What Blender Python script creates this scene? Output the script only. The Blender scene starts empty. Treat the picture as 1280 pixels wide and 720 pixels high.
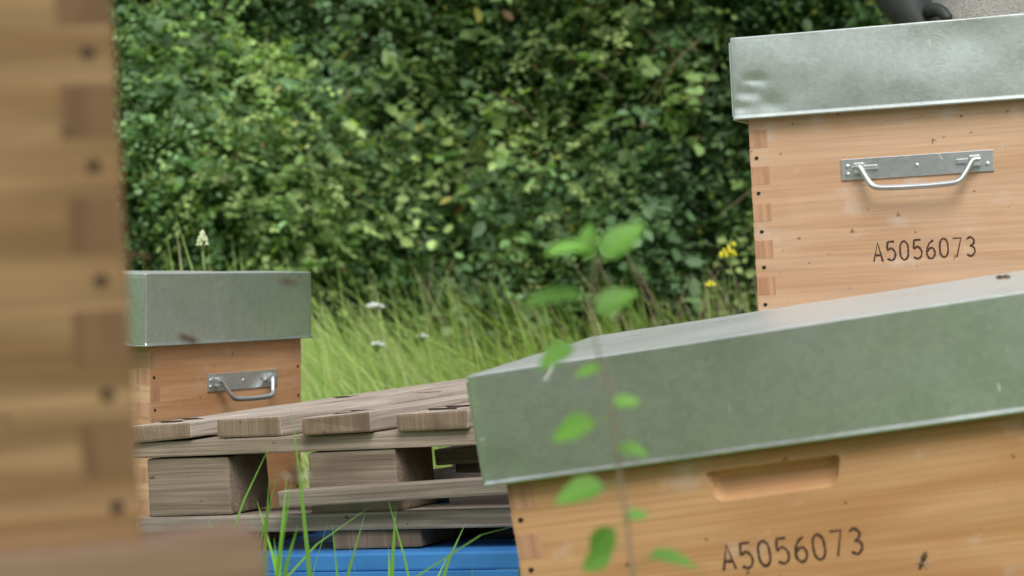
import bpy, bmesh, math, random
import numpy as np
from mathutils import Vector, Matrix, Euler, noise
random.seed(7); rng=np.random.default_rng(11)
R=math.radians
scene=bpy.context.scene
COL=scene.collection

# ---------------------------------------------------------------- materials
def newmat(name):
    m=bpy.data.materials.new(name); m.use_nodes=True
    nt=m.node_tree; b=nt.nodes['Principled BSDF']
    return m,nt,b
def N(nt,t,**k):
    n=nt.nodes.new(t)
    for a,v in k.items():
        if a in n.inputs: n.inputs[a].default_value=v
        else: setattr(n,a,v)
    return n
def ramp(nt,fac,stops):
    r=nt.nodes.new('ShaderNodeValToRGB'); e=r.color_ramp.elements
    while len(e)<len(stops): e.new(0.5)
    for i,(p,c) in enumerate(stops):
        e[i].position=p; e[i].color=(c[0],c[1],c[2],1) if len(c)==3 else c
    nt.links.new(fac,r.inputs[0]); return r.outputs[0]
def mixc(nt,fac,a,b,mode='MIX'):
    n=nt.nodes.new('ShaderNodeMix'); n.data_type='RGBA'; n.blend_type=mode
    for s,v in ((0,fac),(6,a),(7,b)):
        if hasattr(v,'node'): nt.links.new(v,n.inputs[s])
        else:
            n.inputs[s].default_value = v if s==0 else (v[0],v[1],v[2],1)
    return n.outputs[2]
def coords(nt,scale=(1,1,1),rnd=True,rot=(0,0,0)):
    tc=nt.nodes.new('ShaderNodeTexCoord'); mp=nt.nodes.new('ShaderNodeMapping')
    mp.inputs['Scale'].default_value=scale; mp.inputs['Rotation'].default_value=rot
    src=tc.outputs['Object']
    if rnd:
        oi=nt.nodes.new('ShaderNodeObjectInfo')
        mu=nt.nodes.new('ShaderNodeVectorMath'); mu.operation='SCALE'; mu.inputs[0].default_value=(7.1,5.3,3.7)
        nt.links.new(oi.outputs['Random'],mu.inputs['Scale'])
        ad=nt.nodes.new('ShaderNodeVectorMath'); ad.operation='ADD'
        nt.links.new(src,ad.inputs[0]); nt.links.new(mu.outputs[0],ad.inputs[1]); src=ad.outputs[0]
    nt.links.new(src,mp.inputs[0]); return mp.outputs[0]
def wood(name,light,mid,dark,axis=0,stain=0.5,rough=0.62,ringscale=14,white=0.0,grain=1.0,bump=.15,red=0.0):
    m,nt,b=newmat(name)
    s=[9,9,9]; s[axis]=0.9
    v1=coords(nt,tuple(s))
    n1=N(nt,'ShaderNodeTexNoise',Scale=1.0,Detail=3.0,Distortion=.4); nt.links.new(v1,n1.inputs['Vector'])
    mu=N(nt,'ShaderNodeMath',operation='MULTIPLY'); nt.links.new(n1.outputs[0],mu.inputs[0]); mu.inputs[1].default_value=ringscale*6
    sn=N(nt,'ShaderNodeMath',operation='SINE'); nt.links.new(mu.outputs[0],sn.inputs[0])
    mr=N(nt,'ShaderNodeMapRange'); mr.inputs[1].default_value=-1; nt.links.new(sn.outputs[0],mr.inputs[0])
    s2=[260,260,260]; s2[axis]=7
    v2=coords(nt,tuple(s2)); n2=N(nt,'ShaderNodeTexNoise',Scale=1.0,Detail=2.0); nt.links.new(v2,n2.inputs['Vector'])
    v3=coords(nt,(5,5,5)); n3=N(nt,'ShaderNodeTexNoise',Scale=1.0,Detail=5.0,Roughness=.6); nt.links.new(v3,n3.inputs['Vector'])
    base=ramp(nt,mr.outputs[0],[(0,mid),(.6,light),(1,light)])
    f=ramp(nt,n2.outputs[0],[(.35,(1,1,1)),(.7,(0,0,0))])
    c=mixc(nt,1.0,base,mixc(nt,f,(1,1,1),tuple(max(0.05,1-.22*grain) for _ in range(3))),'MULTIPLY')
    st=ramp(nt,n3.outputs[0],[(.45,(0,0,0)),(.72,(stain,stain,stain))])
    c=mixc(nt,st,c,dark)
    if red>0:
        v7=coords(nt,(9,9,9)); n7=N(nt,'ShaderNodeTexNoise',Scale=1.0,Detail=3.0); nt.links.new(v7,n7.inputs['Vector'])
        rr=ramp(nt,n7.outputs[0],[(.60,(0,0,0)),(.78,(red,)*3)]); c=mixc(nt,rr,c,(.50,.20,.085))
    v4=coords(nt,(95,95,95)); n4=N(nt,'ShaderNodeTexNoise',Scale=1.0,Detail=1.0); nt.links.new(v4,n4.inputs['Vector'])
    sp=ramp(nt,n4.outputs[0],[(.75,(0,0,0)),(.79,(.75,.75,.75))])
    c=mixc(nt,sp,c,tuple(x*.35 for x in dark))
    if white>0:
        v5=coords(nt,(22,22,30)); n5=N(nt,'ShaderNodeTexNoise',Scale=1.0,Detail=5.0); nt.links.new(v5,n5.inputs['Vector'])
        w=ramp(nt,n5.outputs[0],[(.60,(0,0,0)),(.8,(white,white,white))]); c=mixc(nt,w,c,(.66,.60,.54))
    nt.links.new(c,b.inputs['Base Color']); b.inputs['Roughness'].default_value=rough
    b.inputs['Specular IOR Level'].default_value=.3
    bp=N(nt,'ShaderNodeBump',Strength=bump,Distance=.002); nt.links.new(n2.outputs[0],bp.inputs['Height']); nt.links.new(bp.outputs[0],b.inputs['Normal'])
    return m
M_HIVE =wood('pine_varnished',(.64,.42,.265),(.58,.355,.21),(.50,.28,.15),0,.45,ringscale=6,white=.55,grain=.7,red=.4)
M_HIVEL=wood('pine_oiled',(.60,.345,.165),(.52,.275,.12),(.43,.21,.085),0,.6,ringscale=6,white=.4,grain=.8,red=.35)
M_HIVED=wood('pine_oiled_dark',(.62,.35,.175),(.54,.28,.125),(.42,.19,.08),0,.6,ringscale=6,white=.25,grain=.8,red=.8)
M_HIVEY=wood('pine_side',(.64,.42,.24),(.52,.31,.16),(.45,.25,.12),1,.35,ringscale=9,white=.2)
M_BIG  =wood('pine_yellow',(.36,.225,.105),(.235,.135,.055),(.21,.12,.05),0,.5,ringscale=10,grain=1.6)
M_BASE =wood('pine_base',(.27,.18,.115),(.21,.13,.08),(.17,.10,.06),0,.5)
M_END  =wood('end_grain',(.55,.32,.19),(.47,.25,.14),(.38,.18,.09),2,.4,ringscale=20,grain=.7)
M_END2 =wood('end_grain_big',(.205,.115,.055),(.155,.082,.038),(.12,.063,.028),2,.5,ringscale=20)
M_PALY =wood('pallet_slat',(.60,.515,.43),(.50,.42,.34),(.25,.195,.15),1,.75,.8,ringscale=6,grain=1.9,bump=.5)
M_PALX =wood('pallet_stringer',(.46,.375,.29),(.37,.29,.215),(.19,.145,.105),0,.75,.8,ringscale=6,grain=1.9,bump=.5)
M_PALG =wood('weathered_grey',(.40,.34,.285),(.31,.26,.21),(.17,.135,.105),0,.8,.85,ringscale=6,grain=2.0,bump=.5)
M_BLOCK=wood('pallet_block',(.32,.25,.185),(.24,.18,.13),(.14,.105,.075),0,.8,.8,ringscale=7,grain=1.6,bump=.4)
M_SEND =wood('slat_end',(.31,.225,.155),(.235,.165,.11),(.11,.08,.055),2,.8,.85,ringscale=5,grain=1.2,bump=.4)

def metal(name,col=(.66,.72,.675),rough=.27,dirt=.35,met=.9):
    m,nt,b=newmat(name)
    v=coords(nt,(160,160,160)); vo=N(nt,'ShaderNodeTexVoronoi',Scale=1.0,feature='F1'); nt.links.new(v,vo.inputs['Vector'])
    v2=coords(nt,(6,6,6)); n=N(nt,'ShaderNodeTexNoise',Scale=1.0,Detail=8.0,Roughness=.72); nt.links.new(v2,n.inputs['Vector'])
    v3=coords(nt,(220,220,220)); n3=N(nt,'ShaderNodeTexNoise',Scale=1.0,Detail=2.0); nt.links.new(v3,n3.inputs['Vector'])
    sep=N(nt,'ShaderNodeSeparateColor'); nt.links.new(vo.outputs['Color'],sep.inputs[0])
    c=mixc(nt,sep.outputs[0],tuple(x*.93 for x in col),tuple(min(1,x*1.05) for x in col))
    d=ramp(nt,n.outputs[0],[(.48,(0,0,0)),(.72,(dirt,dirt,dirt))])
    c=mixc(nt,d,c,(.50,.51,.47))
    v6=coords(nt,(38,38,16)); n6=N(nt,'ShaderNodeTexNoise',Scale=1.0,Detail=2.0,Distortion=1.); nt.links.new(v6,n6.inputs['Vector'])
    w=ramp(nt,n6.outputs[0],[(.72,(0,0,0)),(.78,(.6,.6,.6))])
    v8=coords(nt,(7,7,330),rot=(.15,.35,.1)); n8=N(nt,'ShaderNodeTexNoise',Scale=1.0,Detail=1.0); nt.links.new(v8,n8.inputs['Vector'])
    s8=ramp(nt,n8.outputs[0],[(.71,(0,0,0)),(.76,(.4,.4,.4))]); c=mixc(nt,s8,c,(.8,.82,.8))
    # dust and pollen lying on the horizontal top
    tc=N(nt,'ShaderNodeTexCoord'); sx=N(nt,'ShaderNodeSeparateXYZ'); nt.links.new(tc.outputs['Normal'],sx.inputs[0])
    up=ramp(nt,sx.outputs['Z'],[(.7,(0,0,0)),(.95,(.6,.6,.6))])
    mx=N(nt,'ShaderNodeMath',operation='MAXIMUM'); nt.links.new(w,mx.inputs[0]); nt.links.new(up,mx.inputs[1])
    c=mixc(nt,mx.outputs[0],c,(.74,.73,.69))
    nt.links.new(c,b.inputs['Base Color'])
    mr=ramp(nt,n.outputs[0],[(.3,(rough-.03,)*3),(.75,(rough+.14,)*3)]); nt.links.new(mr,b.inputs['Roughness'])
    mm=ramp(nt,mx.outputs[0],[(0,(met,)*3),(1,(.1,)*3)]); nt.links.new(mm,b.inputs['Metallic'])
    bp=N(nt,'ShaderNodeBump',Strength=.10,Distance=.001); nt.links.new(n3.outputs[0],bp.inputs['Height']); nt.links.new(bp.outputs[0],b.inputs['Normal'])
    return m
M_MET=metal('galvanised_sheet'); M_MET2=metal('galvanised_handle',(.60,.63,.63),.28,.1,.9)
def plain(name,c,rough=.6,metal=0,spec=.4,noise_amt=.25,scale=40):
    m,nt,b=newmat(name)
    v=coords(nt,(scale,)*3); n=N(nt,'ShaderNodeTexNoise',Scale=1.0,Detail=4.0); nt.links.new(v,n.inputs['Vector'])
    cc=mixc(nt,n.outputs[0],tuple(x*(1-noise_amt) for x in c),tuple(min(1,x*(1+noise_amt)) for x in c))
    nt.links.new(cc,b.inputs['Base Color']); b.inputs['Roughness'].default_value=rough; b.inputs['Metallic'].default_value=metal
    b.inputs['Specular IOR Level'].default_value=spec; return m
M_BURN=plain('branded_ink',(.07,.032,.018),.7,noise_amt=.7,scale=120)
M_HOLE=plain('nail_hole',(.03,.017,.01),.8)
M_BLUE=plain('blue_paint',(.045,.20,.50),.45,scale=12,noise_amt=.5)
M_DARK=plain('dark_rubber',(.03,.036,.032),.55)
M_SKIN=plain('skin',(.5,.3,.22),.5,noise_amt=.08)
def foliage(name,transl=.35,rough=.45):
    m,nt,b=newmat(name)
    a=N(nt,'ShaderNodeAttribute',attribute_name='col')
    nt.links.new(a.outputs['Color'],b.inputs['Base Color']); b.inputs['Roughness'].default_value=rough
    b.inputs['Specular IOR Level'].default_value=.3
    t=N(nt,'ShaderNodeBsdfTranslucent'); 
    c=mixc(nt,1.0,a.outputs['Color'],(1.3,1.5,.6),'MULTIPLY'); nt.links.new(c,t.inputs[0])
    mx=N(nt,'ShaderNodeMixShader'); mx.inputs[0].default_value=transl
    nt.links.new(b.outputs[0],mx.inputs[1]); nt.links.new(t.outputs[0],mx.inputs[2])
    nt.links.new(mx.outputs[0],nt.nodes['Material Output'].inputs[0]); return m
M_LEAF=foliage('leaves',.40,.5); M_GRASS=foliage('grass_blades',.40,.5)

# ---------------------------------------------------------------- helpers
def link(o,parent=None):
    COL.objects.link(o)
    if parent: o.parent=parent
    return o
def empty(name,loc=(0,0,0),rot=(0,0,0)):
    e=bpy.data.objects.new(name,None); e.empty_display_size=.1; e.location=loc; e.rotation_euler=rot; return link(e)
def box(name,x0,x1,y0,y1,z0,z1,mat,parent=None,bevel=.0015,jit=0,rot=None):
    cx,cy,cz=(x0+x1)/2,(y0+y1)/2,(z0+z1)/2
    bm=bmesh.new(); bmesh.ops.create_cube(bm,size=1)
    for v in bm.verts: v.co=Vector((v.co.x*(x1-x0),v.co.y*(y1-y0),v.co.z*(z1-z0)))+Vector([random.uniform(-jit,jit) for _ in range(3)])
    if bevel: bmesh.ops.bevel(bm,geom=bm.edges[:],offset=bevel,segments=2,affect='EDGES',profile=.6)
    me=bpy.data.meshes.new(name); bm.to_mesh(me); bm.free(); me.materials.append(mat)
    o=bpy.data.objects.new(name,me); o.location=(cx,cy,cz)
    if rot: o.rotation_euler=rot
    return link(o,parent)
def apply_mods(o):
    dg=bpy.context.evaluated_depsgraph_get(); me=bpy.data.meshes.new_from_object(o.evaluated_get(dg)); o.modifiers.clear(); o.data=me
def quads_mesh(name,V,F,C,mat,parent=None,smooth=False):
    me=bpy.data.meshes.new(name); V=np.ascontiguousarray(V,dtype=np.float32); F=np.ascontiguousarray(F,dtype=np.int32)
    me.vertices.add(len(V)); me.vertices.foreach_set('co',V.ravel())
    me.loops.add(F.size); me.loops.foreach_set('vertex_index',F.ravel())
    me.polygons.add(len(F)); me.polygons.foreach_set('loop_start',np.arange(0,F.size,4,dtype=np.int32))
    if smooth: me.polygons.foreach_set('use_smooth',np.ones(len(F),dtype=bool))
    me.update(calc_edges=True)
    if C is not None:
        a=me.color_attributes.new('col','FLOAT_COLOR','POINT'); c4=np.ones((len(V),4),dtype=np.float32); c4[:,:3]=C; a.data.foreach_set('color',c4.ravel())
    me.materials.append(mat); return link(bpy.data.objects.new(name,me),parent)
def curve(name,splines,rad,mat,parent=None,radii=None,res=3):
    cu=bpy.data.curves.new(name,'CURVE'); cu.dimensions='3D'; cu.bevel_depth=rad; cu.bevel_resolution=res; cu.use_fill_caps=True
    for i,s in enumerate(splines):
        sp=cu.splines.new('POLY'); sp.points.add(len(s)-1)
        for j,p in enumerate(s):
            sp.points[j].co=(*p,1)
            if radii: sp.points[j].radius=radii[i][j] if isinstance(radii[i],(list,tuple)) else radii[j]
    cu.materials.append(mat); return link(bpy.data.objects.new(name,cu),parent)
def smoothpts(pts,n=5,closed=False):
    P=[Vector(p) for p in pts]; out=[]
    L=len(P); rngi=range(L if closed else L-1)
    for i in rngi:
        if closed: a,b,c,d=P[i-1],P[i],P[(i+1)%L],P[(i+2)%L]
        else: a,b,c,d=P[max(i-1,0)],P[i],P[i+1],P[min(i+2,L-1)]
        for k in range(n):
            t=k/n; out.append(.5*((2*b)+(c-a)*t+(2*a-5*b+4*c-d)*t*t+(3*b-a-3*c+d)*t**3))
    out.append(P[0] if closed else P[-1]); return out
GLY={'A':[([(0,0),(2,6),(4,0)],0),([(.75,2),(3.25,2)],0)],
'5':[([(3.6,6),(.7,6)],0),([(.7,6),(.45,3.4),(2.2,3.9),(3.8,2.5),(3.5,.7),(2,0),(.3,.6)],1)],
'0':[([(2,6),(3.5,5),(3.8,3),(3.5,1),(2,0),(.5,1),(.2,3),(.5,5)],2)],
'6':[([(3.3,5.8),(1.5,4.8),(.4,3),(.3,1.4),(1.2,.15),(2.8,.15),(3.8,1.5),(3.3,3.0),(2,3.4),(.5,2.3)],1)],
'7':[([(.2,6),(3.8,6),(1.6,0)],0)],
'3':[([(.4,5.4),(2,6),(3.5,5.1),(3.2,3.8),(1.7,3.2)],1),([(1.7,3.2),(3.4,2.7),(3.7,1.2),(2.2,0),(.2,.6)],1)]}
def lettering(txt,x,y,z,width,height,parent,rad=.00125):
    n=len(txt); pitch=width/n; cw=pitch*.68; sp=[];rd=[]
    for i,ch in enumerate(txt):
        dz=random.uniform(-.0006,.0006)
        for pts,mode in GLY[ch]:
            p=[(px/4*cw+i*pitch,0,pz/6*height+dz) for px,pz in pts]
            p=smoothpts(p,5,mode==2) if mode else [Vector(a) for a in p]
            sp.append([tuple(a) for a in p]); rd.append([random.uniform(.75,1.3) for _ in p])
    o=curve('lettering',sp,rad,M_BURN,parent,radii=rd,res=1); o.location=(x-width/2,y,z); o.scale=(1,.25,1); return o
def join_boxes(name,lst,mat,parent):
    bm=bmesh.new()
    for (x0,x1,y0,y1,z0,z1) in lst:
        r=bmesh.ops.create_cube(bm,size=1)
        for v in r['verts']: v.co=Vector(((x0+x1)/2+v.co.x*(x1-x0),(y0+y1)/2+v.co.y*(y1-y0),(z0+z1)/2+v.co.z*(z1-z0)))
    me=bpy.data.meshes.new(name); bm.to_mesh(me); bm.free(); me.materials.append(mat); return link(bpy.data.objects.new(name,me),parent)

def make_lid(parent,W,D,H=.105,dents=(),seed=0,amp=.0016):
    bm=bmesh.new(); bmesh.ops.create_cube(bm,size=1)
    bmesh.ops.subdivide_edges(bm,edges=bm.edges[:],cuts=47,use_grid_fill=True)
    bot=[f for f in bm.faces if f.normal.z<-.9 ]
    bmesh.ops.delete(bm,geom=bot,context='FACES')
    for v in bm.verts:
        c=v.co; p=Vector(((c.x+.5)*W,(c.y+.5)*D,(c.z-.5)*H)); n=Vector((0,0,0))
        if abs(c.y+.5)<1e-4: n.y=-1
        if abs(c.y-.5)<1e-4: n.y=1
        if abs(c.x+.5)<1e-4: n.x=-1
        if abs(c.x-.5)<1e-4: n.x=1
        if abs(c.z-.5)<1e-4: n.z=1
        s=noise.noise(Vector((p.x*7,p.y*7+seed*9,p.z*9)))*amp+noise.noise(Vector((p.x*22,p.y*22+seed*9,p.z*22)))*amp*.3
        q=p+n.normalized()*s if n.length>0 else p
        for (dx,dz,r,dep) in dents:
            if n.y==-1:
                dd=math.hypot(p.x-dx,p.z-dz)/r; q.y+=dep*math.exp(-dd*dd)
        if abs(c.z+.5)<.03: q.x+=(n.x)*.0012; q.y+=n.y*.0012
        v.co=q
    me=bpy.data.meshes.new('metal_roof'); bm.to_mesh(me); bm.free()
    for p in me.polygons: p.use_smooth=True
    me.materials.append(M_MET); o=link(bpy.data.objects.new('metal_roof',me),parent)
    m=o.modifiers.new('b','BEVEL'); m.width=.0018; m.segments=3; m.limit_method='ANGLE'; m.angle_limit=R(50)
    m=o.modifiers.new('s','SOLIDIFY'); m.thickness=.0012; m.offset=-1
    apply_mods(o)
    join_boxes('corner_fold',[(-.0022,.0,.002,.03,-H+.004,-.006),(W,W+.0022,.002,.03,-H+.004,-.006)],M_MET,parent)
    return o
def handle(parent,x,y,z):
    box('handle_plate',x-.095,x+.095,y-.002,y,z-.0135,z+.0135,M_MET2,parent,.0008)
    for s in (-1,1):
        box('handle_lug',x+s*.072-.007,x+s*.072+.007,y-.011,y-.002,z-.007,z+.008,M_MET2,parent,.002)
        box('lug_rib',x+s*.058-.009,x+s*.058+.009,y-.005,y-.002,z-.0025,z+.0045,M_MET2,parent,.0012)
    pts=smoothpts([(x-.079,y-.008,z+.002),(x-.070,y-.010,z+.001),(x-.062,y-.015,z-.012),(x-.052,y-.020,z-.024),(x-.03,y-.021,z-.0265),(x,y-.021,z-.027),(x+.03,y-.021,z-.0265),(x+.052,y-.020,z-.024),(x+.062,y-.015,z-.012),(x+.070,y-.010,z+.001),(x+.079,y-.008,z+.002)],5)
    curve('handle_bail',[[tuple(p) for p in pts]],.0037,M_MET2,parent,res=5)
    bm=bmesh.new()
    for dx,dz in ((-.087,.004),(0,0.0),(.087,-.004),(-.087,-.006)):
        r=bmesh.ops.create_uvsphere(bm,u_segments=12,v_segments=8,radius=.0032)
        for v in r['verts']: v.co=Vector((x+dx+v.co.x,y-.002+v.co.y*.4,z+dz+v.co.z))
    me=bpy.data.meshes.new('screws'); bm.to_mesh(me); bm.free(); me.materials.append(M_MET2); link(bpy.data.objects.new('screws',me),parent)

def body(parent,x0,x1,y0,y1,z0,z1,mat,matside,mend,recess=None,pitch=.047,phase=0.0,fh=.5,name='wood_body',nr=.0026):
    o=box(name,x0,x1,y0,y1,z0,z1,mat,parent,.0018)
    o.data.materials.append(matside)
    for p in o.data.polygons:
        if abs(p.normal.x)>.8: p.material_index=1
    if recess:
        rx,rz,rw,rh=recess
        bm=bmesh.new(); bmesh.ops.create_cube(bm,size=1)
        for v in bm.verts:
            c=v.co.copy()
            hw=rw/2*(1.0 if c.z>0 else .86)*(1.0 if c.y<0 else .88)
            zz=(rh/2 if c.z>0 else -rh/2)
            if c.y>0 and c.z<0: zz=rh*.12
            v.co=Vector((2*c.x*hw, .015 if c.y>0 else -.010, zz))
        bmesh.ops.recalc_face_normals(bm,faces=bm.faces[:])
        bmesh.ops.bevel(bm,geom=bm.edges[:],offset=.0065,segments=5,affect='EDGES',profile=.5)
        bmesh.ops.recalc_face_normals(bm,faces=bm.faces[:])
        me=bpy.data.meshes.new('c'); bm.to_mesh(me); bm.free(); me.materials.append(mat); co=bpy.data.objects.new('c',me); link(co,parent); co.location=(rx,y0+.001,rz)
        md=o.modifiers.new('x','BOOLEAN'); md.object=co; md.operation='DIFFERENCE'; md.solver='EXACT'
        bpy.context.view_layer.update(); apply_mods(o); bpy.data.objects.remove(co)
    T=.024; fr=[];sd=[];nails=[]
    z=z1-phase
    while z>z0+.01:
        a=max(z-pitch*fh,z0+.001)
        for (xa,xb) in ((x0+.0004,x0+T),(x1-T,x1-.0004)): fr.append((xa,xb,y0-.0003,y0+.002,a,z-.001)); fr.append((xa,xb,y1-.002,y1+.0005,a,z-.001))
        b=z-pitch+.001
        if b>z0:
            for (ya,yb) in ((y0+.0004,y0+T),(y1-T,y1-.0004)): sd.append((x0-.0003,x0+.002,ya,yb,b,a-.001)); sd.append((x1-.002,x1+.0003,ya,yb,b,a-.001))
            for xx in (x0+.010,x1-.010): nails.append((xx+random.uniform(-.002,.002),y0,(a+b)/2+random.uniform(-.002,.002)))
        z-=pitch
    join_boxes('finger_joints_front',fr,mend,parent); join_boxes('finger_joints_side',sd,mend,parent)
    bm=bmesh.new()
    for (xx,yy,zz) in nails:
        r=bmesh.ops.create_cone(bm,cap_ends=True,segments=10,radius1=nr,radius2=nr,depth=.0016)
        for v in r['verts']: c=v.co.copy(); v.co=Vector((xx+c.x,yy+c.z,zz+c.y*.85))
    me=bpy.data.meshes.new('nail_heads'); bm.to_mesh(me); bm.free(); me.materials.append(M_HOLE); link(bpy.data.objects.new('nail_heads',me),parent)
    return o

# ---------------------------------------------------------------- camera
CAMZ=.55
cam=bpy.data.cameras.new('cam'); co=bpy.data.objects.new('cam',cam); link(co); scene.camera=co
co.location=(0,0,CAMZ); co.rotation_euler=(R(90-.51),0,0)
cam.lens=85; cam.sensor_width=36; cam.clip_end=2000; cam.clip_start=.05
cam.dof.use_dof=True; cam.dof.focus_distance=3.1; cam.dof.aperture_fstop=8.5

# ---------------------------------------------------------------- hives
h=empty('beehive',(.277,3.08,.841),(R(.3),R(-3.1),R(-17)))
make_lid(h,.458,.53,dents=((.030,-.056,.007,.0030),(.020,-.072,.009,.0026),(.050,-.088,.012,.002),(.012,-.09,.008,.002),(.30,-.02,.03,.0015)),seed=1)
body(h,.015,.443,.015,.515,-.415,-.03,M_HIVE,M_HIVEY,M_END,phase=.118-.03)
box('floor_board',.012,.446,.0,.518,-.4455,-.4155,M_BASE,h)
handle(h,.226,.015,-.105-.072)
lettering('A5056073',.232,.0147,-.105-.189,.132,.0235,h)
h=empty('beehive',(-.0424,2.25,.448),(R(3),R(-9.0),R(-17)))
make_lid(h,.535,.46,dents=((.02,-.09,.02,.0015),(.3,-.03,.05,-.0015)),seed=2,amp=.0014)
body(h,.016,.519,.015,.445,-.415,-.03,M_HIVEL,M_HIVEY,M_END,recess=(.268,-.139,.134,.037),phase=.078)
box('floor_board',.012,.523,-.03,.45,-.4455,-.4155,M_BASE,h)
lettering('A5056073',.276,.0147,-.105-.107,.135,.023,h,.0013)
h=empty('beehive',(-.522,3.45,.540),(R(.3),R(-.2),R(62.5)))
make_lid(h,.440,.53,seed=3,amp=.0016)
body(h,.030,.434,.015,.515,-.415,-.03,M_HIVED,M_HIVEY,M_END,phase=.085)
box('floor_board',.012,.434,-.03,.518,-.4455,-.4155,M_BASE,h)
handle(h,.268,.015,-.105-.060)
lettering('A5056073',.255,.0147,-.105-.212,.134,.0235,h)
box('hive_stand_block',.06,.14,.05,.48,-.54,-.446,M_BLOCK,h); box('hive_stand_block',.30,.38,.05,.48,-.54,-.446,M_BLOCK,h)
h=empty('beehive',(-.1560,1.02,.4335),(R(0),R(-3.2),R(18)))
body(h,-.50,0,0,.42,.0,.31,M_BIG,M_BIG,M_END2,phase=.020,pitch=.0475,nr=.003)
body(h,-.50,0,0,.42,.312,.48,M_BIG,M_BIG,M_END2,phase=.02,pitch=.0475,name='wood_super',nr=.003)
box('floor_board',-.52,.0,.031,.43,-.05,-.001,M_BASE,h,.002)
box('floor_rail',-.52,.048,-.022,.030,-.052,.0015,M_BASE,h,.002)
e=bpy.data.objects.new('lid_root',None); link(e,h); e.location=(-.516,-.015,.57); make_lid(e,.53,.455,seed=5)
for x in (-.46,-.06):
    for y in (.035,.36): box('stand_leg',x,x+.06,y,y+.06,-.47,-.051,M_BLOCK,h)

st=empty('hive_support',(.22,2.3,0),(0,0,R(-17)))
box('sleeper',.12,.20,.02,.40,-.02,.115,M_BLOCK,st); box('sleeper',-.22,-.14,.02,.40,-.06,.02,M_BLOCK,st)

# ---------------------------------------------------------------- pallets
PR=(R(1.4),R(-3.9),R(-27))
P=empty('wooden_pallet',(-.514,3.243,.3366),PR)
for i in range(10):
    x=i*.139+random.uniform(-.003,.003); L=1.0+random.uniform(-.01,.01); y0=random.uniform(-.010,.010)
    o=box('deck_slat',x,x+.099+random.uniform(-.003,.003),y0,L,-.022+random.uniform(-.001,.001),random.uniform(-.0015,.0015),M_PALY,P,.003,.0018,rot=(0,R(random.uniform(-1.2,1.2)),R(random.uniform(-.5,.5))))
    o.data.materials.append(M_SEND)
    for p in o.data.polygons:
        if abs(p.normal.y)>.8: p.material_index=1
for y in (0.002,.45,.89):
    box('stringer_board',0,1.35,y,y+.1,-.0455,-.0235,M_PALX,P,.0025,.001)
    for j,(xa,xb) in enumerate(((.02,.150),(.275,.405),(.66,.80),(1.2,1.345))):
        if y==.45 and j==0: continue
        box('block',xa,xb,y+.003,y+.1,-.1245,-.0465,M_BLOCK,P,.003,.0015)
    box('bottom_board',0,1.35,y+.0,y+.1,-.147,-.1255,M_PALG,P,.0025,.001)
bm=bmesh.new()
for i in range(10):
    for yy in (.03,.075,.49,.94):
        r=bmesh.ops.create_cone(bm,cap_ends=True,segments=10,radius1=.003,radius2=.003,depth=.002)
        for v in r['verts']: v.co+=Vector((i*.139+.05+random.uniform(-.03,.03),yy,.0010))
me=bpy.data.meshes.new('nails'); bm.to_mesh(me); bm.free(); me.materials.append(M_HOLE); link(bpy.data.objects.new('nails',me),P)
bits=empty('wood_offcuts',(-.514,3.243,.3366),PR)
box('weathered_board',.245,.62,-.024,-.004,-.108,-.087,M_PALG,bits,.002,rot=(R(4),R(-1.5),R(1)))
for k,(xa,xb,ya,yb,zz,rz) in enumerate(((.40,1.0,.13,.23,-.07,4),(.41,1.0,.14,.25,-.096,-3),(.42,1.0,.13,.24,-.124,8),(.25,.9,.26,.35,-.124,-14),(.22,.9,.52,.62,-.122,6))):
    box('loose_board',xa,xb,ya,yb,zz-.0,zz+.021,M_PALG,bits,.002,.001,rot=(R(random.uniform(-2,2)),R(random.uniform(-3,3)),R(rz)))
for (xa,xb) in ((.02,.14),(.30,.43),(.66,.80),(1.1,1.2)):
    box('spacer_board',xa,xb,.01,.8,-.172,-.1475,M_SEND,bits,.003,.001)
B=empty('blue_pallet',(-.514,3.243,.3366),PR)
for i in range(8): box('deck_plank',-.02,1.4,-.03+i*.127,.07+i*.127+.012,-.196,-.1735,M_BLUE,B,.003)
for y in (-.026,.40,.84):
    for xa in (-.01,.62,1.22): box('block',xa,xa+.15,y,y+.10,-.29,-.1965,M_BLUE,B,.004)
for x in (-.01,.62,1.22): box('skid',x,x+.1,-.028,.95,-.312,-.2905,M_BLUE,B,.003)
box('front_rail',-.015,1.395,-.0335,-.027,-.245,-.1965,M_BLUE,B,.001)

# ---------------------------------------------------------------- ground
def zground(x,y): return .02*np.sin(x*1.3+.5)*np.cos(y*.9)+.0
g=np.sign(np.linspace(-1,1,161))*np.abs(np.linspace(-1,1,161))**4*400
gx,gy=np.meshgrid(g,g,indexing='ij'); gz=zground(gx,gy)*(np.hypot(gx,gy)<40)-.0
V=np.stack([gx,gy+4,gz],-1).reshape(-1,3); idx=np.arange(161*161).reshape(161,161)
F=np.stack([idx[:-1,:-1],idx[1:,:-1],idx[1:,1:],idx[:-1,1:]],-1).reshape(-1,4)
mg,nt,b=newmat('meadow_ground'); v=coords(nt,(3,3,3),False); n=N(nt,'ShaderNodeTexNoise',Scale=1.0,Detail=8.0); nt.links.new(v,n.inputs['Vector'])
c=ramp(nt,n.outputs[0],[(.3,(.08,.12,.035)),(.5,(.13,.20,.055)),(.7,(.20,.27,.09))]); nt.links.new(c,b.inputs['Base Color']); b.inputs['Roughness'].default_value=.95
quads_mesh('ground',V,F,None,mg,smooth=True)

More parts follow.
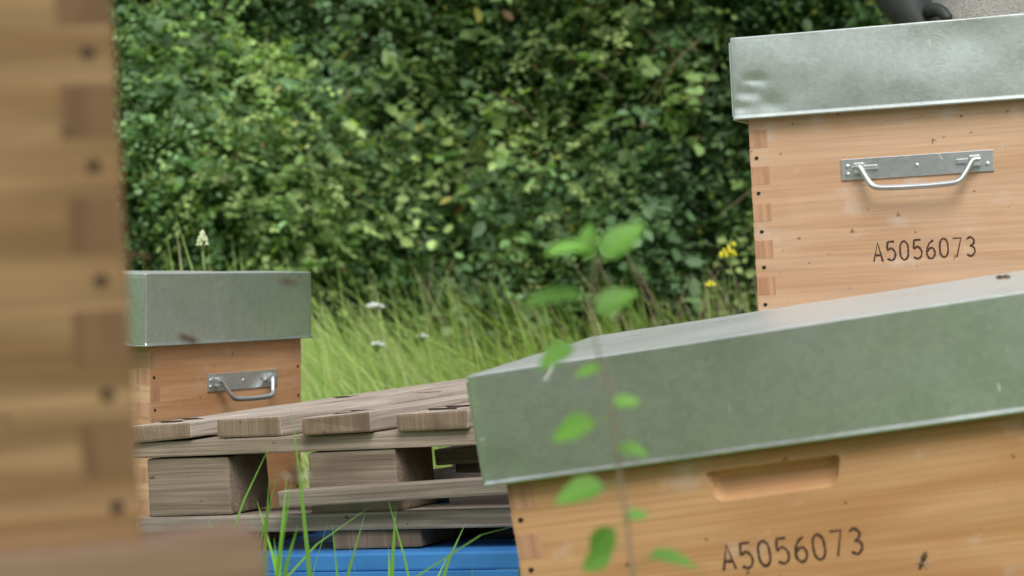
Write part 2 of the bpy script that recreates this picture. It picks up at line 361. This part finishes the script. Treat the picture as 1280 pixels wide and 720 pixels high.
# ---------------------------------------------------------------- grass
def norm(a): return a/np.maximum(np.linalg.norm(a,axis=-1,keepdims=True),1e-9)
def blades(px,py,h,w,seed=0,lean=.45,cols=None):
    r=np.random.default_rng(seed); n=len(px); S=5
    th=r.uniform(0,2*np.pi,n); d=np.stack([np.cos(th),np.sin(th)],-1); ln=np.abs(r.normal(0,lean,n))+.08
    fa=th+np.pi/2+r.normal(0,.5,n); wd=np.stack([np.cos(fa),np.sin(fa)],-1)
    V=np.zeros((n,S+1,2,3)); bend=r.uniform(.4,1.3,n)
    for s in range(S+1):
        t=s/S; hor=h*ln*(t**(1.6))*1.1; ver=h*(t-.38*ln*bend*t**3)
        ww=w*(1-t)**.6*(.6+.4*min(1,t*4)) if s<S else w*.03
        cx=px+d[:,0]*hor; cy=py+d[:,1]*hor; cz=zground(px,py)-.01+ver
        for k,sg in enumerate((-1,1)):
            V[:,s,k,0]=cx+wd[:,0]*ww*sg*.5; V[:,s,k,1]=cy+wd[:,1]*ww*sg*.5; V[:,s,k,2]=cz
    base=(np.arange(n)*(S+1)*2)[:,None]; F=[]
    for s in range(S): F.append(np.concatenate([base+2*s,base+2*s+1,base+2*s+3,base+2*s+2],1))
    F=np.stack(F,1).reshape(-1,4)
    if cols is None:
        g1=np.array([.29,.43,.11]);g2=np.array([.50,.61,.22]);g3=np.array([.66,.60,.38])
        m=r.random((n,1)); c=g1*(1-m)+g2*m; dry=(r.random(n)<.14)[:,None]; c=np.where(dry,g3,c)*r.uniform(.75,1.15,(n,1))
    else: c=cols
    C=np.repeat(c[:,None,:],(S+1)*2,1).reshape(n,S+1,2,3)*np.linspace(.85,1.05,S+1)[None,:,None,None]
    return V.reshape(-1,3),F,C.reshape(-1,3)
def scatter(n,x0,x1,y0,y1,seed,hmin,hmax,w=.0045,**k):
    r=np.random.default_rng(seed); x=r.uniform(x0,x1,n); y=r.uniform(y0,y1,n)
    cl=.5+.5*np.sin(x*4.1+np.sin(y*3.3)*1.7)*np.cos(y*3.7+x*1.3); h=(hmin+(hmax-hmin)*r.random(n)**1.5)*(.65+.5*cl)
    a=R(-27); dx=x+.514; dy=y-3.243; lx=dx*np.cos(a)+dy*np.sin(a); ly=-dx*np.sin(a)+dy*np.cos(a)
    inside=(lx>-.03)&(lx<1.4)&(ly>-.04)&(ly<1.03)
    a=R(61); dx=x+.522; dy=y-3.45; lx=dx*np.cos(a)+dy*np.sin(a); ly=-dx*np.sin(a)+dy*np.cos(a)
    inside|=(lx>0)&(lx<.45)&(ly>0)&(ly<.53)
    keep=~inside; return blades(x[keep],y[keep],h[keep],w*r.uniform(.6,1.4,keep.sum()),seed,**k)
parts=[scatter(22000,-2.3,2.3,4.3,8.9,1,.13,.34,.006),
       scatter(4500,-2.3,2.3,5.0,8.7,2,.30,.50,.0075,lean=.7),
       scatter(1700,-2.3,2.3,4.8,7.5,12,.36,.66,.009,lean=.6),
       scatter(3400,-2.4,2.4,7.2,8.6,3,.38,.66,.009,lean=.6),
       scatter(9000,-1.8,1.8,2.0,4.4,4,.04,.12,.004),
       scatter(12000,-7,7,-3,9,5,.08,.25,.006),
       scatter(9000,-8,8,9,12,6,.1,.3,.008)]
r_=np.random.default_rng(5)
tx=[];ty=[];th_=[]
for (cx,cy,n,hm,sp) in ((-.225,2.35,9,.42,.03),(-.26,2.6,7,.36,.03),(-.20,2.5,7,.32,.04),(-.05,2.5,9,.31,.03),(-.12,2.6,9,.30,.03),(-.33,2.5,6,.45,.02)):
    tx+=list(cx+r_.normal(0,sp,n)); ty+=list(cy+r_.normal(0,.05,n)); th_+=list(hm*r_.uniform(.6,1.15,n))
parts.append(blades(np.array(tx),np.array(ty),np.array(th_),.010*r_.uniform(.6,1.3,len(tx)),77,lean=.38,cols=np.array([.21,.45,.075])*r_.uniform(.7,1.4,(len(tx),1))))
off=0;Vs=[];Fs=[];Cs=[]
for v_,f_,c_ in parts: Vs.append(v_);Fs.append(f_+off);Cs.append(c_);off+=len(v_)
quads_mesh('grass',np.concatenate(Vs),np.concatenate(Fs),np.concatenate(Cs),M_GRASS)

# ---------------------------------------------------------------- hedge
LT=np.array([[0,0,0],[-.24,.30,.05],[-.22,.68,.03],[0,1,-.10],[.22,.68,.03],[.24,.30,.05]])
def leaves(pos,ldir,nrm,size,col,wide=1.0):
    y=norm(ldir); x=norm(np.cross(y,nrm)); z=np.cross(x,y); n=len(pos)
    T=LT.copy(); 
    V=pos[:,None,:]+size[:,None,None]*(T[None,:,0,None]*x[:,None,:]*(wide[:,None,None] if hasattr(wide,'shape') else wide)+T[None,:,1,None]*y[:,None,:]+T[None,:,2,None]*z[:,None,:])
    b=(np.arange(n)*6)[:,None]; F=np.stack([b+np.array([[0,3,2,1]]),b+np.array([[0,5,4,3]])],1).reshape(-1,4)
    return V.reshape(-1,3),F,np.repeat(col,6,0)
def foliage_clumps(centers,radii,nspray,K,lsize,seed,base_cols,front=True):
    r=np.random.default_rng(seed); out=[]
    nC=len(centers); ci=np.repeat(np.arange(nC),nspray); n=len(ci)
    u=r.normal(size=(n,3)); 
    if front: u[:,1]=-np.abs(u[:,1])*1.1+.25
    u=norm(u); rad=radii[ci]*(r.uniform(.45,1.12,n)); p=centers[ci]+u*rad[:,None]*np.array([1,1,.9])
    d=norm(u*np.array([1,.8,.8])+r.normal(0,.5,(n,3))+np.array([0,0,.15]))
    L=r.uniform(.08,.24,n)*(lsize/.032)**.6
    side=norm(np.cross(d,np.array([0,0,1.])+r.normal(0,.3,(n,3))))
    cs=base_cols[ci]; szc=(lsize*r.uniform(.75,1.35,nC))[ci]
    sprayT=r.uniform(.7,1.35,(n,1))
    for k in range(K):
        t=(k+.5)/K; sg=1 if k%2 else -1
        pos=p+d*(L*t)[:,None]+np.stack([0*L,0*L,-L*t*t*.35],-1)
        ld=norm(d*.6+side*sg*.9+r.normal(0,.35,(n,3))+np.array([0,-.1,-.25]))
        nr=norm(np.array([0,-.45,.85])+u*.35+r.normal(0,.42,(n,3)))
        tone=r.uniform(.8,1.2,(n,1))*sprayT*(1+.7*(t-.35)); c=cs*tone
        y=r.random(n); c=np.where((y<.010)[:,None],np.array([.48,.44,.12]),c); c=np.where(((y>.012)&(y<.017))[:,None],np.array([.30,.18,.10]),c)
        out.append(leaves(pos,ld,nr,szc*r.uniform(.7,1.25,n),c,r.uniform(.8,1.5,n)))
    off=0;V=[];F=[];C=[]
    for v,f,c in out: V.append(v);F.append(f+off);C.append(c);off+=len(v)
    return np.concatenate(V),np.concatenate(F),np.concatenate(C)
def merge(lst):
    off=0;V=[];F=[];C=[]
    for v,f,c in lst: V.append(v);F.append(f+off);C.append(c);off+=len(v)
    return np.concatenate(V),np.concatenate(F),np.concatenate(C)
def clumpcols(n,r):
    pal=np.array([[.135,.225,.085],[.18,.27,.095],[.105,.185,.080],[.25,.32,.125],[.15,.235,.115],[.12,.20,.10]])
    return pal[r.integers(0,len(pal),n)]*r.uniform(.7,1.3,(n,1))
r=np.random.default_rng(21)
def hedge_front(x,z):
    return 8.95+.22*np.sin(x*1.7+1)+.16*np.sin(x*4.1+z*2.3)+.15*np.cos(z*3.9+x*1.1)+.10*(z-1)**2*.3
nc=400; cx=r.uniform(-2.9,2.9,nc); cz=r.uniform(.25,2.1,nc); cy=hedge_front(cx,cz)+r.uniform(-.05,.5,nc)
rec=np.exp(-((cx-.75)/.35)**2-((cz-.7)/.35)**2)+.6*np.exp(-((cx+.35)/.3)**2-((cz-1.0)/.2)**2)+.6*np.exp(-((cx-.35)/.2)**2-((cz-1.35)/.3)**2); cy+=rec*.6
low=np.clip(.55-cz,0,1); cy+=low*.6
rad=r.uniform(.11,.34,nc)
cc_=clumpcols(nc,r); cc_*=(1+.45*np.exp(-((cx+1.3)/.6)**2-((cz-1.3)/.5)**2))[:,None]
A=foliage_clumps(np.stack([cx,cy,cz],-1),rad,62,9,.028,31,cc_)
nb=60; bx=r.uniform(-2.6,2.6,nb); bz=np.clip(r.normal(.75,.4,nb),.2,1.7); by=hedge_front(bx,bz)-.02
Bq=foliage_clumps(np.stack([bx,by,bz],-1),r.uniform(.1,.25,nb),10,6,.052,32,clumpcols(nb,r)*1.15)
nu=420; ux=r.uniform(-13,13,nu); uz=r.uniform(.3,3.2,nu); mk=(np.abs(ux)>2.6)|(uz>1.9); ux=ux[mk];uz=uz[mk]; uy=hedge_front(ux,uz)+r.uniform(0,.5,len(ux))
U=foliage_clumps(np.stack([ux,uy,uz],-1),r.uniform(.35,.6,len(ux)),50,6,.06,33,clumpcols(len(ux),r),True)
V,F,C=merge([A,Bq,U])
hg=empty('hedge')
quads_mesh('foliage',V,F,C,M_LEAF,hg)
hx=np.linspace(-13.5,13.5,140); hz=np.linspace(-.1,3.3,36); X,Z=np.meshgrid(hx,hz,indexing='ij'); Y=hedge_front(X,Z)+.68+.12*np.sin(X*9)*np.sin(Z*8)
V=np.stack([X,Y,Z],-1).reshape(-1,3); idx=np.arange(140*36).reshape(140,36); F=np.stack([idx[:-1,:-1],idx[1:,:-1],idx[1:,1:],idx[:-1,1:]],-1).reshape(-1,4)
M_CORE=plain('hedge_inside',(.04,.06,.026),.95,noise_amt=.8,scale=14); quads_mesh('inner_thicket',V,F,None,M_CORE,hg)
sp=[];rd=[]
for i in range(80):
    x=random.uniform(-2.4,2.4); z=random.uniform(.2,1.7); y=float(hedge_front(x,z))-random.uniform(-.15,.08); a=random.uniform(-1,1); L=random.uniform(.15,.42)
    pts=[(x,y+.1,z),(x+a*L*.35,y-.02,z+L*.3),(x+a*L*.7,y-.05,z+L*.5),(x+a*L,y-.06,z+L*.62)]
    q=[tuple(p) for p in smoothpts(pts,4)]; sp.append(q); rd.append([1.0-.8*j/len(q) for j in range(len(q))])
for i in range(80):
    x=random.gauss(.7,.25) if i<62 else random.uniform(-2,2); y=random.uniform(8.1,8.7); L=random.uniform(.3,.62); a=random.uniform(-.4,.4)
    q=[tuple(p) for p in smoothpts([(x,y,0),(x+a*L*.5,y,L*.55),(x+a*L*1.3,y,L)],4)]; sp.append(q); rd.append([.8-.5*j/len(q) for j in range(len(q))])
M_DRY=plain('dry_stalk',(.38,.30,.19),.8); tw=curve('twigs',sp,.0028,M_DRY,hg,radii=rd,res=1)

r=np.random.default_rng(8); n=170; ang=r.uniform(R(185),R(380),n); rr=r.uniform(20,24,n)
cc=np.stack([np.cos(ang)*rr,np.sin(ang)*rr,r.uniform(.3,2.2,n)],-1)
V,F,C=foliage_clumps(cc,r.uniform(.9,1.6,n),110,6,.28,35,clumpcols(n,r)*.9,False); quads_mesh('distant_tree_line',V,F,C,M_LEAF)

# ---------------------------------------------------------------- foreground sapling
def bigleaf(name,pos,d,nrm,size,col,parent,wide=.66):
    y=Vector(d).normalized(); x=y.cross(Vector(nrm)).normalized(); z=x.cross(y)
    nu,nv=8,7; V=[];F=[]
    for i in range(nu+1):
        t=i/nu; w=wide*.5*math.sin(math.pi*t**.8)**.85*(1 if t<1 else 0)
        for j in range(nv):
            s=(j/(nv-1)*2-1); q=Vector(pos)+size*(x*(s*w)+y*t+z*(.16*abs(s)*w*2-.2*t*t+.02*math.sin(t*22+abs(s)*3)))
            V.append(q)
    for i in range(nu):
        for j in range(nv-1): a=i*nv+j; F.append((a,a+1,a+nv+1,a+nv))
    C=np.array([np.array(col)*(.8+.3*(k//nv)/nu)*(1.15 if abs((k%nv)-3)<1 else 1) for k in range(len(V))]); 
    return np.array([tuple(v) for v in V]),np.array(F),C
sap=empty('sapling')
D=1.33
def pt(u,v,d=D): return ((u-640)/3022*d,d,CAMZ-(v-333)/3022*d)
stem=[(.075,1.32,0),(.072,1.33,.2),pt(790,715),pt(775,600),pt(765,500),pt(748,440),pt(738,385),pt(745,325),pt(738,300)]
st_=[tuple(p) for p in smoothpts(stem,5)]
curve('stem',[st_],.0008,plain('sapling_stem',(.24,.19,.13),.6),sap,radii=[[1.5-1.0*i/len(st_) for i in range(len(st_))]])
LV=[((728,372),(-1,.1,.0),(.1,-.4,.9),.036,.65),((738,312),(-.9,-.3,.05),(.2,-.3,.9),.026,1.3),((738,325),(-.1,.2,1),(-.5,-.8,.2),.022,.9),((755,325),(.7,.1,.8),(-.6,-.8,.3),.031,.95),((745,392),(.8,.1,.55),(-.4,-.7,.5),.027,.8),
((718,432),(-.9,-.2,-.45),(0,-.6,.8),.024,.9),((752,462),(-.8,.2,-.1),(0,-.5,.8),.017,1.1),((765,505),(.8,0,.15),(0,-.7,.7),.016,1),((745,528),(-1,.1,-.3),(.1,-.7,.7),.027,1.0),((772,560),(.9,-.3,-.1),(0,-.5,.8),.018,.8),
((757,608),(-1,-.1,-.2),(0,-.6,.8),.030,.9),((780,648),(.9,.2,.2),(0,-.6,.7),.015,.9),((768,660),(-.6,.2,-.7),(.2,-.8,.4),.022,.9),((810,698),(.9,.1,-.05),(0,-.3,.9),.030,.8),((765,690),(-.9,.1,-.5),(.2,-.7,.4),.020,.9)]
lst=[bigleaf('l',pt(*a),d,n,s,np.array([.20,.42,.085])*b_,sap) for a,d,n,s,b_ in LV]
V,F,C=merge(lst); quads_mesh('leaves',V,F,C,M_LEAF,sap,True)
curve('petioles',[[pt(*a),tuple(min(st_,key=lambda q:(Vector(q)-Vector(pt(*a))).length))] for a,*_ in LV],.0005,plain('petiole',(.2,.25,.08),.6),sap,res=1)

# ---------------------------------------------------------------- wild flowers
def umbel(name,x,y,z,rad,col,nb=40,squash=.5,stemcol=(.16,.22,.07),lean=.03):
    e=empty(name,(x,y,0)); cm=plain(name+'_petals',col,.7,noise_amt=.3,scale=300)
    bm=bmesh.new()
    for i in range(nb):
        a=random.uniform(0,6.28); q=math.sqrt(random.random())*rad; rr_=rad*random.uniform(.14,.26)
        r0=bmesh.ops.create_icosphere(bm,subdivisions=1,radius=rr_)
        for v in r0['verts']: v.co+=Vector((math.cos(a)*q,math.sin(a)*q,z+squash*(rad-q*q/rad)*random.uniform(.6,1.2)))
    me=bpy.data.meshes.new('flower_head'); bm.to_mesh(me); bm.free(); me.materials.append(cm); link(bpy.data.objects.new('flower_head',me),e)
    sm=plain(name+'_stem',stemcol,.7); sp=[[tuple(p) for p in smoothpts([(lean,0,0),(lean*.9,0,z*.55),(lean*.3,0,z*.9),(0,0,z)],4)]]
    for i in range(7):
        a=i/7*6.28; sp.append([(0,0,z-rad*1.0),(math.cos(a)*rad*.6,math.sin(a)*rad*.6,z)])
    curve('stem',sp,.0013,sm,e,res=1); return e
umbel('wild_carrot_flower',-.531,4.15,.586,.010,(.60,.66,.40),90,2.2,lean=.02)
umbel('yellow_wildflower',.536,6.0,.575,.022,(.85,.70,.05),26,.9,lean=.05)
umbel('yellow_wildflower',.552,6.05,.60,.014,(.85,.70,.05),12,.9,lean=-.02)
umbel('yellow_wildflower',.492,6.0,.50,.015,(.85,.70,.05),14,.9)
umbel('wild_carrot_flower',-.37,6.5,.442,.024,(.6,.62,.57),30,.3)
umbel('wild_carrot_flower',-.335,6.0,.355,.018,(.6,.62,.57),20,.4)
umbel('wild_carrot_flower',-.23,6.2,.37,.015,(.6,.62,.57),14,.4)

# ---------------------------------------------------------------- honey bees
M_BEE=plain('bee_body',(.10,.055,.02),.6,noise_amt=.7,scale=600)
M_WING,nt,b=newmat('bee_wing'); b.inputs['Base Color'].default_value=(.5,.45,.38,1); b.inputs['Alpha'].default_value=.45; b.inputs['Roughness'].default_value=.3
def bee(loc,rot,s=1.0,spread=.35):
    bm=bmesh.new()
    for (c,sc) in (((0,-.006,0),(.0019,.0016,.0018)),((0,-.002,.0004),(.0026,.003,.0025)),((0,.0048,-.0003),(.0026,.005,.0024))):
        r0=bmesh.ops.create_uvsphere(bm,u_segments=14,v_segments=10,radius=1)
        for v in r0['verts']: v.co=Vector((v.co.x*sc[0]+c[0],v.co.y*sc[1]+c[1],v.co.z*sc[2]+c[2]))
    for sg in (-1,1):
        for k in range(3):
            a=Vector((sg*.0015,-.003+k*.002,-.001)); m_=Vector((sg*.0045,-.004+k*.0035,.0)); f_=Vector((sg*.006,-.005+k*.005,-.003))
            for p,q in ((a,m_),(m_,f_)):
                w=Vector((0,.0003,0)); z=Vector((0,0,.0003)); vs=[bm.verts.new(t) for t in (p-w,p+w,q+w,q-w)]; bm.faces.new(vs); vs=[bm.verts.new(t) for t in (p-z,p+z,q+z,q-z)]; bm.faces.new(vs)
        L=.0095; dirv=Vector((sg*math.sin(spread+.25),math.cos(spread+.25),.12)).normalized(); pr=Vector((dirv.y,-dirv.x,0))
        pts=[(.0,0),(.3,.10),(.7,.16),(.95,.10),(1,0),(.9,-.1),(.5,-.12)]
        vs=[bm.verts.new(Vector((sg*.001,-.003,.0024))+dirv*L*t+pr*L*w) for t,w in pts]; f=bm.faces.new(vs); f.material_index=1
    me=bpy.data.meshes.new('honey_bee'); bm.to_mesh(me); bm.free(); me.materials.append(M_BEE); me.materials.append(M_WING)
    for p in me.polygons: p.use_smooth=True
    o=link(bpy.data.objects.new('honey_bee',me)); o.location=loc; o.rotation_euler=rot; o.scale=(s,)*3
bee((.3585,2.110,.292),(R(90),R(20),R(-17)))
bee(pt(1255,346,2.2),(0,R(-9),R(60)),.8)
bee(pt(237,424,1.5),(R(20),R(10),R(70)),.8,1.0)
bee(pt(176,320,1.5),(R(10),0,R(100)),.9,1.0)
bee(pt(368,596,1.4),(R(60),0,R(20)),.9,.9)
bee(pt(362,352,1.5),(R(10),0,R(80)),.6,1.0)

# ---------------------------------------------------------------- beekeeper behind the upper hive
def skinned(name,verts,edges,radii,mat,parent,root=0,sub=2):
    me=bpy.data.meshes.new(name); me.from_pydata([tuple(v) for v in verts],edges,[]); o=link(bpy.data.objects.new(name,me),parent)
    o.modifiers.new('k','SKIN'); 
    for i,rr_ in enumerate(radii):
        s=me.skin_vertices[0].data[i]; s.radius=rr_ if isinstance(rr_,tuple) else (rr_,rr_); s.use_root=(i==root)
    m=o.modifiers.new('s','SUBSURF'); m.levels=sub; m.render_levels=sub
    bpy.context.view_layer.update(); apply_mods(o)
    for p in o.data.polygons: p.use_smooth=True
    o.data.materials.clear(); o.data.materials.append(mat); return o
M_SUIT,nt,b=newmat('ventilated_mesh_fabric')
v=coords(nt,(260,260,260),False); vo=N(nt,'ShaderNodeTexVoronoi',Scale=1.0,feature='DISTANCE_TO_EDGE'); nt.links.new(v,vo.inputs['Vector'])
c=ramp(nt,vo.outputs['Distance'],[(.08,(.52,.49,.47)),(.3,(.25,.235,.225))]); nt.links.new(c,b.inputs['Base Color']); b.inputs['Roughness'].default_value=.85
bp=N(nt,'ShaderNodeBump',Strength=.6,Distance=.002); nt.links.new(vo.outputs['Distance'],bp.inputs['Height']); nt.links.new(bp.outputs[0],b.inputs['Normal'])
bk=empty('beekeeper',(.90,4.2,0))
vt=[(0,0,.98),(0,-.03,1.14),(-.01,-.10,1.32),(-.02,-.16,1.46),(-.02,-.20,1.55),
    (-.18,-.17,1.42),(-.27,-.22,1.25),(-.32,-.25,1.15),
    (.16,-.17,1.42),(.27,-.25,1.18),(.24,-.40,1.04),
    (-.10,.0,.90),(-.12,-.03,.50),(-.12,.02,.10),(-.12,-.08,.04),
    (.10,0,.90),(.12,-.03,.50),(.12,.02,.10),(.12,-.08,.04)]
ed=[(0,1),(1,2),(2,3),(3,4),(3,5),(5,6),(6,7),(3,8),(8,9),(9,10),(0,11),(11,12),(12,13),(13,14),(0,15),(15,16),(16,17),(17,18)]
ra=[(.215,.13),(.175,.12),(.2,.13),(.15,.11),.06,.075,.055,.05,.075,.055,.045,.11,.075,.055,.05,.11,.075,.055,.05]
skinned('suit',vt,ed,ra,M_SUIT,bk)
def glove(elb,wr,down,side,name):
    e=Vector(elb);w=Vector(wr);d=Vector(down).normalized();s=Vector(side).normalized()
    skinned(name,[e,e.lerp(w,.5),w,w+d*.05,w+d*.09],[(0,1),(1,2),(2,3),(3,4)],[.062,.055,.042,(.042,.024),(.038,.020)],M_DARK,bk)
    nn=d.cross(s)
    for k,(o_,L) in enumerate(((-.030,.062),(-.010,.075),(.010,.078),(.029,.07))):
        b0=w+d*.075+s*o_; p1=w+d*.105+s*o_*1.1; p2=p1+(d*.9+nn*.35)*L*.5; p3=p2+(d*.6+nn*.8)*L*.45
        skinned('finger',[b0,p1,p2,p3],[(0,1),(1,2),(2,3)],[.0105,.010,.009,.0075],M_DARK,bk,sub=1)
    b0=w+d*.03+s*.03; p1=b0+(d*.6+s*.9)*.03; p2=p1+(d*.9+s*.3+nn*.3)*.03
    skinned('thumb',[b0,p1,p2],[(0,1),(1,2)],[.014,.012,.009],M_DARK,bk,sub=1)
glove((-.335,-.25,1.15),(-.27,-.33,.965),(.55,-.2,-.6),(.2,-.85,.4),'glove_forearm')
glove((.25,-.38,1.06),(.16,-.52,.96),(-.4,-.6,-.35),(.5,-.6,0),'glove_forearm')
bm=bmesh.new(); bmesh.ops.create_uvsphere(bm,u_segments=32,v_segments=24,radius=1)
for v in bm.verts:
    c=v.co; x,y,z=c.x*.076,c.y*.095,c.z*.115
    if z<0: x*=1-.25*(-c.z); y=y*(1-.12*(-c.z))
    if c.y<-.75: 
        nz=math.exp(-((c.x/.16)**2+((c.z+.12)/.2)**2)); y-=.024*nz
        for sx in (-.38,.38): y+=.010*math.exp(-(((c.x-sx)/.16)**2+((c.z-.08)/.12)**2))
        y-=.006*math.exp(-((c.x/.3)**2+((c.z+.47)/.07)**2))
    v.co=Vector((x,y,z))
me=bpy.data.meshes.new('head'); bm.to_mesh(me); bm.free(); me.materials.append(M_SKIN)
for p in me.polygons: p.use_smooth=True
hd=link(bpy.data.objects.new('head',me),bk); hd.location=(-.02,-.25,1.66); hd.rotation_euler=(R(18),0,R(-10))
def lathe(name,prof,mat,loc,segs=40):
    bm=bmesh.new(); rings=[]
    for rr_,z in prof: rings.append([bm.verts.new((rr_*math.cos(a*6.28318/segs),rr_*math.sin(a*6.28318/segs),z)) for a in range(segs)])
    for a,b_ in zip(rings[:-1],rings[1:]):
        for k in range(segs): bm.faces.new((a[k],a[(k+1)%segs],b_[(k+1)%segs],b_[k]))
    me=bpy.data.meshes.new(name); bm.to_mesh(me); bm.free(); me.materials.append(mat)
    for p in me.polygons: p.use_smooth=True
    o=link(bpy.data.objects.new(name,me),bk); o.location=loc; return o
lathe('hat',[(.001,.14),(.06,.138),(.09,.12),(.098,.06),(.10,.05),(.17,.042),(.172,.038),(.10,.044)],plain('hat_cloth',(.6,.57,.5),.9),(-.02,-.25,1.68))
M_VEIL,nt,b=newmat('veil_net'); b.inputs['Base Color'].default_value=(.02,.02,.02,1); b.inputs['Alpha'].default_value=.45
lathe('veil',[(.165,.04),(.168,-.06),(.16,-.15),(.12,-.2)],M_VEIL,(-.02,-.25,1.68))

# ---------------------------------------------------------------- light
w=bpy.data.worlds.new('World'); scene.world=w; w.use_nodes=True; nt=w.node_tree; bg=nt.nodes['Background']
sky=nt.nodes.new('ShaderNodeTexSky'); sky.sky_type='NISHITA'; sky.sun_disc=False; sky.sun_elevation=R(52); sky.sun_rotation=R(172); sky.dust_density=3; sky.air_density=1.2
hs=nt.nodes.new('ShaderNodeHueSaturation'); hs.inputs['Saturation'].default_value=.35; nt.links.new(sky.outputs[0],hs.inputs['Color']); nt.links.new(hs.outputs[0],bg.inputs[0]); bg.inputs[1].default_value=.15
sl=bpy.data.lights.new('sun','SUN'); sl.energy=2.3; sl.angle=R(30); sl.color=(1,.975,.94); so=bpy.data.objects.new('sun',sl); link(so)
az=R(172); el=R(52)
dv=Vector((math.sin(az)*math.cos(el),math.cos(az)*math.cos(el),math.sin(el))); so.rotation_euler=dv.to_track_quat('Z','Y').to_euler()
scene.view_settings.view_transform='Standard'; scene.view_settings.look='None'; scene.view_settings.exposure=0
